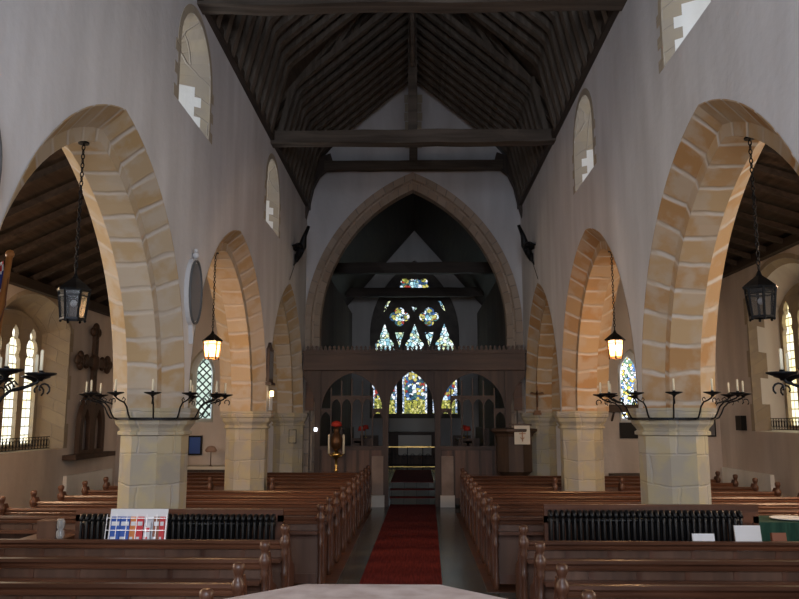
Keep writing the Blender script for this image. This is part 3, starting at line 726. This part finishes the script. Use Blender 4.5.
# ------------------------------------------------------------------ rood screen
SY = 18.5
sc = empty('rood_screen', (0, SY, 0), 0, 'dark carved oak rood screen with three arches and crested beam', 'screen')
fS = lambda a, z, b: (a, b, z)
M().box(-2.66, -.22, 3.22, 2.56, .10, 3.52).box(-2.68, -.26, 3.52, 2.58, .12, 3.60).box(-2.66, -.24, 3.14, 2.56, .08, 3.22).build('loft_beam', SOX, sc)
cr = M()
x = -2.6
while x < 2.52:
    cr.plate([(x, 3.60), (x+.09, 3.60), (x+.09, 3.62), (x+.065, 3.64), (x+.08, 3.68), (x+.045, 3.72), (x+.01, 3.68), (x+.025, 3.64), (x, 3.62)], [], -.24, -.21, fS); x += .105
cr.build('cresting', SO, sc)
EPM = noisy(mat('pale_panel_wood', (.25, .18, .14), .6), (.20, .14, .11), (.28, .21, .17))
POSTS = (-2.32, -.72, .50, 2.16)
for x in POSTS: M().box(x-.065, -.07, 0, x+.065, .07, 3.14).build('post', SO, sc)
for x in (-.72, .50): (M().box(x-.34, -.16, 0, x-.02, .0, .26) if x < 0 else M().box(x+.05, -.16, 0, x+.38, .0, .26)).build('plinth_block', CRM, sc); (M().box(x-.32, -.10, .26, x-.05, .0, 1.15) if x < 0 else M().box(x+.08, -.10, .26, x+.36, .0, 1.15)).build('end_panel', EPM, sc)
bays = ((-2.255, -.785), (-.655, .435), (.565, 2.095))
for i, (a, b) in enumerate(bays):
    c = (a+b)/2; s = (b-a)/2-.02
    o = [(a, 3.14), (a, 1.9)] + [(c+p[0], (2.25 if i == 1 else 2.2)+p[1]) for p in arc(s, .88, 0, 10)] + [(b, 1.9), (b, 3.14)]
    M().plate(o, [], -.035, .035, fS).build('arch_panel', SO, sc)
    if i != 1:
        t = M(); nl = 6
        for k in range(1, nl): xx = a+(b-a)*k/nl; t.box(xx-.016, -.025, 1.36, xx+.016, .025, 2.1+.8*math.sqrt(max(0, 1-((xx-c)/s)**2))+.05)
        for k in range(nl):
            x0 = a+(b-a)*k/nl; x1 = a+(b-a)*(k+1)/nl; cc = (x0+x1)/2; hw = (x1-x0)/2
            top = 2.35 if 0 < k < nl-1 else 2.05
            ol = [(x0, top+.2), (x0, top-.05)] + [(cc+p[0], top-.05+p[1]) for p in arc(hw-.015, .17, 0, 5)] + [(x1, top-.05), (x1, top+.2)]
            t.plate(ol, [], -.02, .02, fS)
        t.build('tracery', SO, sc)
        M().box(a, -.06, 1.28, b, .06, 1.38).box(a, -.05, .06, b, .05, .20).build('dado_rail', SOX, sc)
        M().box(a, -.02, .2, b, .02, 1.28).build('dado_panel', PN, sc)
        st = M()
        for k in range(6): xx = a+(b-a)*k/5; st.box(max(a, xx-.03), -.04, .2, min(b, xx+.03), .04, 1.28)
        st.build('dado_stiles', SO, sc)
for sg, x in ((-1, -2.385), (1, 2.225)):
    xe = sg*2.63-.05
    M().plate([(x, 3.14), (xe, 3.14), (xe, 3.0), (x+sg*.17, 2.82), (x+sg*.06, 2.60), (x, 2.3)], [], -.05, .05, fS).build('cove_bracket', SO, sc)
# choir furniture
def stall(x, y, L, label):
    r = empty('choir_stall', (x, y, .45), 0, label, 'choir stall', 'dark choir stalls in the chancel')
    M().box(-.03, 0, 0, .03, L, .95).box(-.18, 0, .93, .10, L, .98).build('desk', SO, r)
    for yy in (0, L-.08): M().box(-.25, yy, 0, .3, yy+.08, 1.05).build('stall_end', SO, r)
    M().box(.45 if x > 0 else -.55, 0, 0, .55 if x > 0 else -.45, L, 1.3).build('seat_back', SO, r)
    return r
stall(-1.45, 20.6, 3.4, 'dark choir stall behind the left bay of the screen'); stall(1.35, 20.6, 3.4, 'dark choir stall behind the right bay of the screen')
def choir_lamp(x, y, z, label):
    r = empty('choir_lamp', (x, y, z), 0, label, 'lamp', 'red-shaded choir lamps')
    M().lathe([(.045, 0), (.04, .02), (.01, .03), (.01, .30)], seg=8).build('stem', BRASS, r)
    M().lathe([(.10, .26), (.07, .38), (.065, .38), (.095, .26)], seg=12).build('shade', RED, r)
for x, y, la in ((-1.15-.04, 20.75, 'small red lampshade seen through the left bay, by the opening'), (-1.52, 23.6, 'small red lampshade far back behind the left bay'), (1.05, 20.9, 'small red lampshade seen through the right bay, by the opening'), (1.42, 23.5, 'small red lampshade far back behind the right bay')):
    choir_lamp(x if abs(x) > 1.4 else x+(-.25 if x < 0 else .3), y, 1.43, la)
# brass altar rail
r = empty('altar_rail', (0, 24.6, .45), 0, 'brass topped altar rail with scrollwork before the altar', 'rail')
M().box(-2.3, -.03, .66, 2.2, .03, .70).build('top_bar', BRASS, r); M().box(-2.3, -.015, .06, 2.2, .015, .085).build('bottom_bar', BRASS, r)
for i in range(10):
    xx = -2.2+i*.48
    M().tube([(xx, 0, 0), (xx, 0, .66)], .014, 5).build('standard', IRON, r)
s_ = M()
for i in range(18):
    xx = -2.05+i*.24
    s_.tube([(xx+.09*math.cos(t)*(1-.12*t), 0, .36+.13*math.sin(t)*(1-.12*t)) for t in [k*.55 for k in range(12)]], .009, 4)
s_.build('scrollwork', IRON, r)
# altar
r = empty('altar', (0, 27.6, .45), 0, 'altar with pale frontal and dark surround below the east window', 'altar')
M().box(-.95, -.35, 0, .75, .35, 1.05).build('table', SO, r)
M().box(-.62, -.365, .30, .52, -.352, .98).build('frontal', CRM, r)
M().box(-.98, -.38, 1.05, .78, .38, 1.09).build('altar_top', SOX, r)
tag(M().box(-.95, 28.80, 1.55, .85, 28.97, 2.0).build('reredos', CRM), 'pale stone reredos panel under the east window', 'reredos')
M().box(-.12, .1, 1.09, .12, .16, 1.25).build('x', CRM).name = 'altar_card'
tag(bpy.data.objects['altar_card'], 'small pale card standing in the middle of the altar', 'card'); bpy.data.objects['altar_card'].location = (-.05, 27.5, .45)
# pulpit
r = empty('pulpit', (2.18, 17.72, 0), 0, 'dark oak pulpit with cloth fall at the right of the screen', 'pulpit')
octprism(M(), [(.30, 0), (.30, .1), (.2, .16), (.2, .7), (.38, .86)]).build('stem', SO, r)
octprism(M(), [(.38, .86), (.38, 1.62)]).build('drum', SO, r)
octprism(M(), [(.40, 1.62), (.42, 1.68), (.50, 1.74), (.50, 1.79), (.44, 1.80)]).build('cornice', SO, r)
M().box(-.12, -.46, 1.86, .34, -.22, 1.90).box(.08, -.32, 1.78, .14, -.26, 1.88).build('book_desk', SOX, r)
M().box(-.04, -.478, 1.46, .30, -.464, 1.865).build('cloth_fall', LINEN, r)
M().box(.12, -.486, 1.52, .145, -.48, 1.78).box(.06, -.486, 1.68, .205, -.48, 1.70).plate([(.08, 1.60), (.13, 1.55), (.18, 1.60), (.17, 1.62), (.13, 1.585), (.09, 1.62)], [], -.486, -.48, fS).build('emblem', mat('emblem_gold', (.45, .26, .16), .6), r)
# processional candle stand
r = empty('candle_stand', (-1.84, 18.14, 0), 0, 'brass stand with two tall white candles before the left screen bay', 'candle stand')
M().lathe([(.18, 0), (.16, .04), (.05, .08), (.025, .15), (.025, .8), (.05, .84), (.025, .88), (.03, 1.1), (.09, 1.16), (.11, 1.22), (.05, 1.25), (.03, 1.3)], seg=12).build('stem', BRASS, r)
M().lathe([(.05, 1.3), (.12, 1.36), (.14, 1.5), (.10, 1.66), (.06, 1.70), (.075, 1.76), (.04, 1.82)], seg=10).build('lantern_body', BRZ, r)
M().lathe([(.04, 1.82), (.13, 1.85), (.11, 1.93), (.02, 1.97)], seg=10).build('red_top', RED, r)
for sg in (-1, 1):
    M().tube([(0, 0, 1.18), (sg*.1, 0, 1.16), (sg*.17, 0, 1.22)], .015, 6).build('arm', BRASS, r)
for sg in (-1, 1):
    o = M().lathe([(.028, 0), (.026, .42), (.005, .44)], seg=8).build('tall_candle', WAX); o.location = (-1.84+sg*.17, 18.14, 1.22)
    tag(o, 'tall white candle on the %s arm of the brass stand' % ('left' if sg < 0 else 'right'), 'candle', 'tall candles on the brass stand')

# ------------------------------------------------------------------ things on the nave walls
def plaque(y, z, label):
    r = empty('oval_memorial', (XL, y, z), 0, label, 'memorial', 'oval memorial tablets')
    ov = lambda a, b, n=28: [(a*math.cos(2*PI*i/n), b*math.sin(2*PI*i/n)) for i in range(n)]
    f = lambda a, zz, b: (b, a, zz)
    M().plate(ov(.27, .41), [], 0, .05, f).build('backing', MB_, r)
    M().plate(ov(.25, .39), [ov(.235, .37)], .05, .075, f).build('rim', mat('grey_rim', (.10, .10, .10), .6), r)
    M().plate(ov(.22, .35), [], .05, .06, f).build('tablet', GREY, r)
    M().ball((.045, 0, .45), .042).ball((.045, 0, .51), .025).build('finial', MB_, r)
    M().plate([(-.05, -.40), (.05, -.40), (.0, -.62)], [], 0, .05, f).build('pendant', MB_, r)
plaque(9.15, 3.53, 'oval grey memorial tablet between the near and middle left arches')
plaque(4.45, 3.60, 'oval memorial tablet cut off by the left frame edge')
r = empty('wall_tablet', (XL, 14.15, 2.98), 0, 'narrow dark framed tablet on the wall between middle and far left arches', 'tablet')
M().box(0, -.2, -.3, .06, .2, .30).build('frame', SO, r); M().box(.06, -.15, -.25, .065, .15, .25).build('face', GREY, r); M().plate([(-.16, .3), (.16, .3), (0, .42)], [], 0, .05, lambda a, z, b: (b, a, z)).build('pediment', SO, r)
M().box(0, -.22, -.36, .1, .22, -.31).build('sill', SO, r)
r = empty('wall_lamp', (XL+.02, 14.25, 2.52), 0, 'tiny lit lamp under the dark wall tablet', 'lamp')
M().box(0, -.03, 0, .04, .03, .02).build('bracket', IRON, r); M().lathe([(.03, -.1), (.035, 0)], (.04, 0, 0), 8).build('shade', SMALLB, r)
tag(M().box(XL, 14.3, 2.17, XL+.01, 14.62, 2.46).build('paper_notice', WHT), 'pale paper notice pinned below the small wall lamp', 'notice')
def figure(x, sg, label):
    r = empty('bracket_figure', (x, 16.8, 5.70), 0, label, 'carving', 'dark carved figures beside the chancel arch')
    b = M().tube([(0, 0, -.25), (sg*.05, -.03, -.1), (sg*.12, -.06, .08), (sg*.16, -.08, .28), (sg*.24, -.08, .5)], [.03, .07, .08, .045, .03], 8)
    b.build('body', IRON, r)
    M().ball((sg*.06, -.14, .06), .09, 0, 8, (1, 1, .8)).tube([(sg*.06, -.18, .06), (-sg*.02, -.34, .02)], [.05, .02], 6).build('head', IRON, r)
    for s2 in (-1, 1):
        M().tube([(sg*.05, 0, -.02), (s2*.09+sg*.02, -.08, .04), (s2*.15, -.12, -.02), (s2*.12, -.10, -.12)], [.03, .045, .03, .012], 6).ball((s2*.11, -.08, -.03), .05, 0, 7).build('wing', IRON, r)
    M().tube([(sg*.02, -.05, -.1), (sg*.0, -.06, -.25), (-sg*.04, -.06, -.34)], [.05, .03, .01], 6).build('tail', IRON, r)
    r.scale = (1.15, 1.15, 1.05)
    M().tube([(0, 0, -.2), (-sg*.02, -.6, -.75)], .006, 4).build('cord', IRON, r)
figure(XL+.06, 1, 'dark winged carved figure high at the left of the chancel arch')
figure(XR-.06, -1, 'dark winged carved figure high at the right of the chancel arch')
def hymn(x, label):
    r = empty('hymn_board', (x, YE-.012, 2.2), 0, label, 'hymn board', 'hymn boards by the screen')
    M().box(-.10, -.05, 0, .10, -.02, .68).build('board', HYM, r)
    for k in range(5): M().box(-.09, -.062, .05+.13*k, .09, -.05, .065+.13*k).build('ledge', PX, r)
for x, la in ((-2.56, 'tall narrow brown hymn board at the left of the screen'), (2.43, 'tall narrow brown hymn board at the right of the screen')):
    hymn(x, la)
o = M().box(-.035, -.03, 0, .035, .0, .08).build('emergency_light', WLED); o.location = (-2.36, 18.43, 1.72); tag(o, 'tiny bright white light beside the left end of the screen', 'light')
# crucifix on the right respond
r = empty('crucifix', (2.80, 18.22, 2.15), 0, 'small bronze crucifix standing on the capital beside the pulpit', 'crucifix')
M().box(-.09, -.05, -.05, .09, .12, .0).box(-.07, -.05, 0, .07, .05, .05).box(-.018, -.012, .05, .018, .012, .62).box(-.16, -.012, .42, .16, .012, .455).build('cross', BRZ, r)
M().tube([(0, -.03, .12), (0, -.035, .25), (0, -.04, .38), (0, -.04, .44)], [.012, .022, .032, .02], 6).ball((0, -.045, .48), .026, 0, 8).tube([(-.14, -.03, .47), (0, -.04, .42), (.14, -.03, .47)], .011, 5).build('figure', BRZ, r)
# wall speaker, panels
o = M().box(-.0, -.15, -.16, .12, .15, .16).build('speaker', IRON); o.location = (AXR-.12, 17.45, 1.92); tag(o, 'small dark box loudspeaker on the right aisle wall beside the window', 'speaker')
for sd, x, y0, y1, z1 in (('left', AXL+.02, 16.0, 18.4, .86), ('right', AXR-.10, 16.1, 18.6, .90)):
    o = M().box(0, y0, .08, .08, y1, z1).box(.02, y0+.1, 0, .06, y0+.16, .08).box(.02, y1-.16, 0, .06, y1-.1, .08).build('wall_panel', PLW); o.location = (x, 0, 0)
    tag(o, 'flat cream panel standing along the foot of the %s aisle wall' % sd, 'panel', 'cream panels in the aisles')
r = empty('notice_frame', (6.95, YE-.02, 1.85), 0, 'grey framed notice on the end wall of right aisle near the corner', 'frame')
M().box(-.13, -.02, -.26, .13, 0, .26).build('frame', IRON, r); M().box(-.10, -.025, -.23, .10, -.02, .23).build('sheet', GREY, r)
o = M().box(4.82, YE-.05, 1.55, 5.32, YE-.005, 1.92).build('dark_tablet', IRON); tag(o, 'dark square tablet below the right aisle lancet', 'tablet')
r = empty('wall_shelf', (4.95, YE-.25, 2.16), 0, 'dark wooden shelf board across the foot of the right aisle lancet', 'shelf')
M().box(-.5, 0, 0, .5, .25, .18).build('board', SOX, r)
for xx in (-.3, .3): M().bar((xx, .02, 0), (xx, .24, -.2), .04, .03).build('bracket', SO, r)
# long chest under tablet
r = empty('chest', (5.2, 18.3, 0), 0, 'dark wooden chest against the end wall of the right aisle', 'chest')
M().box(-.7, -.25, 0, .7, .25, .7).build('body', SO, r); M().box(-.73, -.28, .7, .73, .28, .76).build('lid', SOX, r)
# left aisle altar and things on it
r = empty('side_altar', (-5.2, 18.35, 0), 0, 'small altar with white top and dark front in the left aisle', 'altar')
M().box(-.8, -.3, 0, .8, .3, .86).build('front', DZ, r); M().box(-.85, -.33, .86, .85, .33, .93).build('top_cloth', LINEN, r)
r = empty('altar_cross', (-5.5, 18.2, .93), 0, 'small black standing cross on the left aisle altar', 'cross')
M().lathe([(.11, 0), (.10, .03), (.03, .06), (.02, .10)], seg=10).build('base', IRON, r); M().box(-.018, -.012, .1, .018, .012, .52).box(-.12, -.012, .34, .12, .012, .375).build('cross', IRON, r)
r = empty('icon', (-5.28, 18.74, 1.15), 0, 'blue framed picture on the wall above the left aisle altar', 'picture')
M().box(-.17, -.02, 0, .17, .03, .46).build('frame', IRON, r); M().box(-.13, -.026, .04, .13, -.02, .42).build('picture', BLUEM, r)
r = empty('flower_stand', (-4.75, 18.2, .93), 0, 'thin stand with a rounded pinkish top on the left aisle altar', 'stand')
M().lathe([(.06, 0), (.01, .02), (.01, .32)], seg=8).build('stem', BRZ, r); M().lathe([(.12, .32), (.14, .36), (.09, .44), (.02, .46)], seg=10).build('top', mat('dull_pink', (.4, .26, .2), .8), r)
r = empty('notice_frame', (XL-.2, YE-.36, 1.6), 0, 'thin dark frame on the left half pier by the chancel wall', 'frame')
M().box(-.09, -.02, -.16, .09, 0, .16).build('frame', IRON, r); M().box(-.075, -.025, -.145, .075, -.02, .145).build('sheet', STP, r)
# carved cross on the left aisle wall
r = empty('carved_cross', (AXL+.02, 16.95, 1.28), 0, 'tall dark carved wooden cross on an arched base, left aisle wall shelf', 'cross')
fx = lambda a, z, b: (b, a, z)
M().box(0, -1.05, -.1, .28, 1.05, 0).build('shelf', SOX, r)
M().plate(lancet(0, 1.30, 0, .55, 1.36), [lancet(-.32, .36, .08, .5, .95), lancet(.32, .36, .08, .5, .95)], .06, .16, fx).build('arched_base', SO, r)
m = M().box(.07, -.09, 1.2, .15, .09, 2.62).box(.07, -.72, 1.86, .15, .72, 2.04)
for a, z in ((0, 2.62), (-.72, 1.95), (.72, 1.95)):
    for da, dz in ((0, .1), (.12, 0), (-.12, 0), (0, -.1), (0, 0)): m.ball((.11, a+da, z+dz), .11, 0, 8, (.6, 1, 1))
for a, z in ((0, 2.3), (-.42, 1.95), (.42, 1.95), (0, 1.55)):
    m.ball((.11, a, z+.08), .08, 0, 8, (.7, 1, 1)); m.ball((.11, a, z-.08), .08, 0, 8, (.7, 1, 1))
m.ball((.11, 0, 1.95), .2, 0, 10, (.5, 1, 1))
m.build('cross', SO, r)
# stone bracket on that wall, window grilles
for sd, f, yc, z0 in (('left', fAL, 14.6, 1.44), ('right', fAR, 15.4, 1.80)):
    g = M()
    a = yc-1.15
    while a < yc+1.1:
        g.bar(f(a, z0, .18), f(a, z0+.22, .18), .012, .012); t0 = a+.06
        g.tube([f(t0+.045*math.cos(t), z0+.11+.07*math.sin(t), .18) for t in [k*.7 for k in range(10)]], .006, 4); a += .12
    for z in (z0, z0+.22): g.bar(f(yc-1.15, z, .18), f(yc+1.12, z, .18), .014, .014)
    tag(g.build('sill_grille', IRON), 'low black wrought iron grille on the %s aisle window sill' % sd, 'grille', 'window sill grilles')
# flag
r = empty('flag', (-3.55, 6.5, 0), 0, 'furled flag on a varnished pole at the left frame edge', 'flag')
p0 = Vector((-.22, -.03, .02)); p1 = Vector((.02, .05, 3.45))
M().tube([p0, p1], .028, 8).ball(tuple(p1), .04, 0, 8).build('pole', POLE, r)
M().lathe([(.16, 0), (.14, .03), (.05, .06), (.05, .2)], (-.22, -.03, 0), 12).build('stand', IRON, r)
g = M(); N = 22; H2 = 16
def fc(u, v):
    x = u-.5; y_ = v-.5
    if abs(x) < .06 or abs(y_) < .09: return 1
    if abs(x) < .1 or abs(y_) < .15: return 2
    d = min(abs(x-y_), abs(x+y_))
    if d < .03: return 1
    if d < .09: return 2
    return 0
for i in range(N):
    for j in range(H2):
        def pt(u, v):
            q = p1.lerp(p0, .02+u*.17)
            return (q.x-.02-.55*v, q.y-.05+.07*math.sin(v*11+u*3), q.z-.25*v+.03*math.sin(v*9))
        u0, u1, v0, v1 = i/N, (i+1)/N, j/H2, (j+1)/H2
        g.face([pt(u0, v0), pt(u1, v0), pt(u1, v1), pt(u0, v1)], fc((u0+u1)/2, (v0+v1)/2), smooth=True)
g.build('cloth', [BLUE, REDF, WHF], r)
M().tube([tuple(p1), (.03, .02, 3.0), (-.02, .0, 2.75)], .006, 4).lathe([(.01, .0), (.035, -.03), (.04, -.15)], (-.02, .0, 2.75), 8).build('tassel', mat('tassel_brown', (.12, .05, .03), .9), r)

# ------------------------------------------------------------------ things on the pews and table
r = empty('leaflet_rack', (-2.88, 8.12, .48), 0, 'white wire leaflet rack standing on the foremost left pew seat', 'rack')
T = Matrix.Rotation(-.18, 4, 'X')
def tb(x0, y0, z0, x1, y1, z1, name, mt, par): return M().box(x0, y0, z0, x1, y1, z1, 0, T).build(name, mt, par)
tb(-.30, .03, 0, .30, .04, .64, 'back_board', WHT, r)
wg = M()
for k in range(5): zz = .06+.12*k; wg.box(-.31, -.03, zz, .31, -.024, zz+.007, 0, T)
for k in range(7): xx = -.31+.62*k/6; wg.box(xx-.003, -.03, 0, xx+.003, -.024, .58, 0, T)
for xx in (-.31, .31): wg.box(xx-.004, -.03, .0, xx+.004, .04, .01, 0, T)
wg.box(-.31, -.03, .0, .31, .04, .01, 0, T)
wg.build('wire_basket', mat('chrome_wire', (.75, .75, .78), .3, .6), r)
mags = [(-.27, BLUEM), (-.17, BLUEM), (-.07, ORM), (.0, REM), (.08, WHT), (.17, BRM), (.235, REM)]
nmc = ['blue', 'bright blue', 'orange', 'red', 'white', 'brown', 'dark red']
for (xx, mt), cn in zip(mags, nmc):
    wd = .095 if xx < -.1 else .065 if xx < .2 else .05
    hh = .56 if cn not in ('white',) else .50
    g = M().box(xx, -.012, .01, xx+wd, .02, hh, 0, T).box(xx+.008, -.0135, hh-.09, xx+wd-.008, -.012, hh-.05, 1, T).box(xx+.008, -.0135, .28, xx+wd*.6, -.012, .36, 1, T)
    o = g.build('leaflet', [mt, WHT if cn != 'white' else REM]); o.location = r.location
    tag(o, '%s printed leaflet in the white wire rack' % cn, 'leaflet', 'leaflets in the wire rack')
o = M().box(-.10, -.08, 0, .10, .08, .025).build('booklet', LINEN); o.location = (-2.93, 8.56, 1.03); tag(o, 'cream booklet lying on the left radiator behind the leaflet rack', 'booklet')
r = empty('side_cupboard', (-3.98, 8.62, 0), 0, 'small dark wooden cupboard at the left end of the radiator', 'cupboard')
M().box(-.22, -.2, 0, .22, .2, .74).build('body', PN, r); M().box(-.24, -.22, .74, .24, .22, .77).build('top', PX, r); M().box(-.19, -.206, .05, .19, -.2, .70).build('door', PZ, r)
o = M().box(-.10, -.08, 0, .10, .08, .17).box(-.105, -.085, .17, .105, .085, .19).build('wooden_box', PN); o.location = (-3.92, 8.5, .77); tag(o, 'small brown wooden box on the cupboard left of the radiator', 'box')
o = M().lathe([(.035, 0), (.045, .02), (.045, .08), (.03, .10), (.045, .12), (.045, .18), (.03, .21)], seg=14).build('glass_jar', JAR); o.location = (-3.79, 8.46, .77); tag(o, 'clear glass jar beside the small wooden box', 'jar')
r = empty('side_table', (4.15, 8.98, 0), 0, 'table covered with dark green cloth at the right edge', 'table')
M().box(-.5, -.28, .88, .55, .28, .92).build('table_top', PX, r)
for a in (-.45, .5):
    for b_ in (-.23, .23): M().box(a-.03, b_-.03, 0, a+.03, b_+.03, .88).build('leg', PZ, r)
gc = M(); nn = 40
for i in range(nn):
    def yv(i): return -.30-.012*math.sin(i*1.3)
    a0 = -.52+1.09*i/nn; a1 = -.52+1.09*(i+1)/nn
    gc.face([(a0, yv(i), .45), (a1, yv(i+1), .45), (a1, -.295, .93), (a0, -.295, .93)], 0, smooth=True)
gc.box(-.52, -.295, .922, .57, .29, .932); gc.box(-.53, -.29, .45, -.52, .29, .93); gc.box(.57, -.29, .45, .58, .29, .93)
gc.build('cloth', GRN, r)
o = M().lathe([(.08, 0), (.18, .012), (.19, .022), (.17, .016), (.07, .006)], seg=24).build('plate', WHT); o.location = (4.10, 8.93, .932); tag(o, 'round white plate on the green cloth table', 'plate')
for x, wd, h, mt, nm_, la in ((3.35, .26, .49, WHT, 'white_card', 'white card propped on the foremost right pew, the taller one'), (2.90, .22, .41, WHT, 'white_card', 'low white sheet propped on the foremost right pew'), (3.66, .14, .42, BRM, 'brown_book', 'reddish brown book propped on the foremost right pew')):
    o = M().box(-wd/2, 0, 0, wd/2, .02 if mt is WHT else .05, h, 0, T).build(nm_, mt); o.location = (x, 8.12, .48); tag(o, la, 'card' if mt is WHT else 'book')
# ------------------------------------------------------------------ the font in the foreground
r = empty('font', (-.13, 1.90, 0), 0, 'octagonal stone font whose pinkish rim crosses the bottom edge', 'font')
octprism(M(), [(.60, 0), (.60, .15), (.42, .18), (.40, .30), (.24, .38), (.22, .92), (.28, 1.0), (.47, 1.12)]).build('pedestal', FONT, r)
m = M(); octprism(m, [(.47, 1.12), (.49, 1.16), (.49, 1.545), (.475, 1.565)]); m.build('bowl', FONT, r)
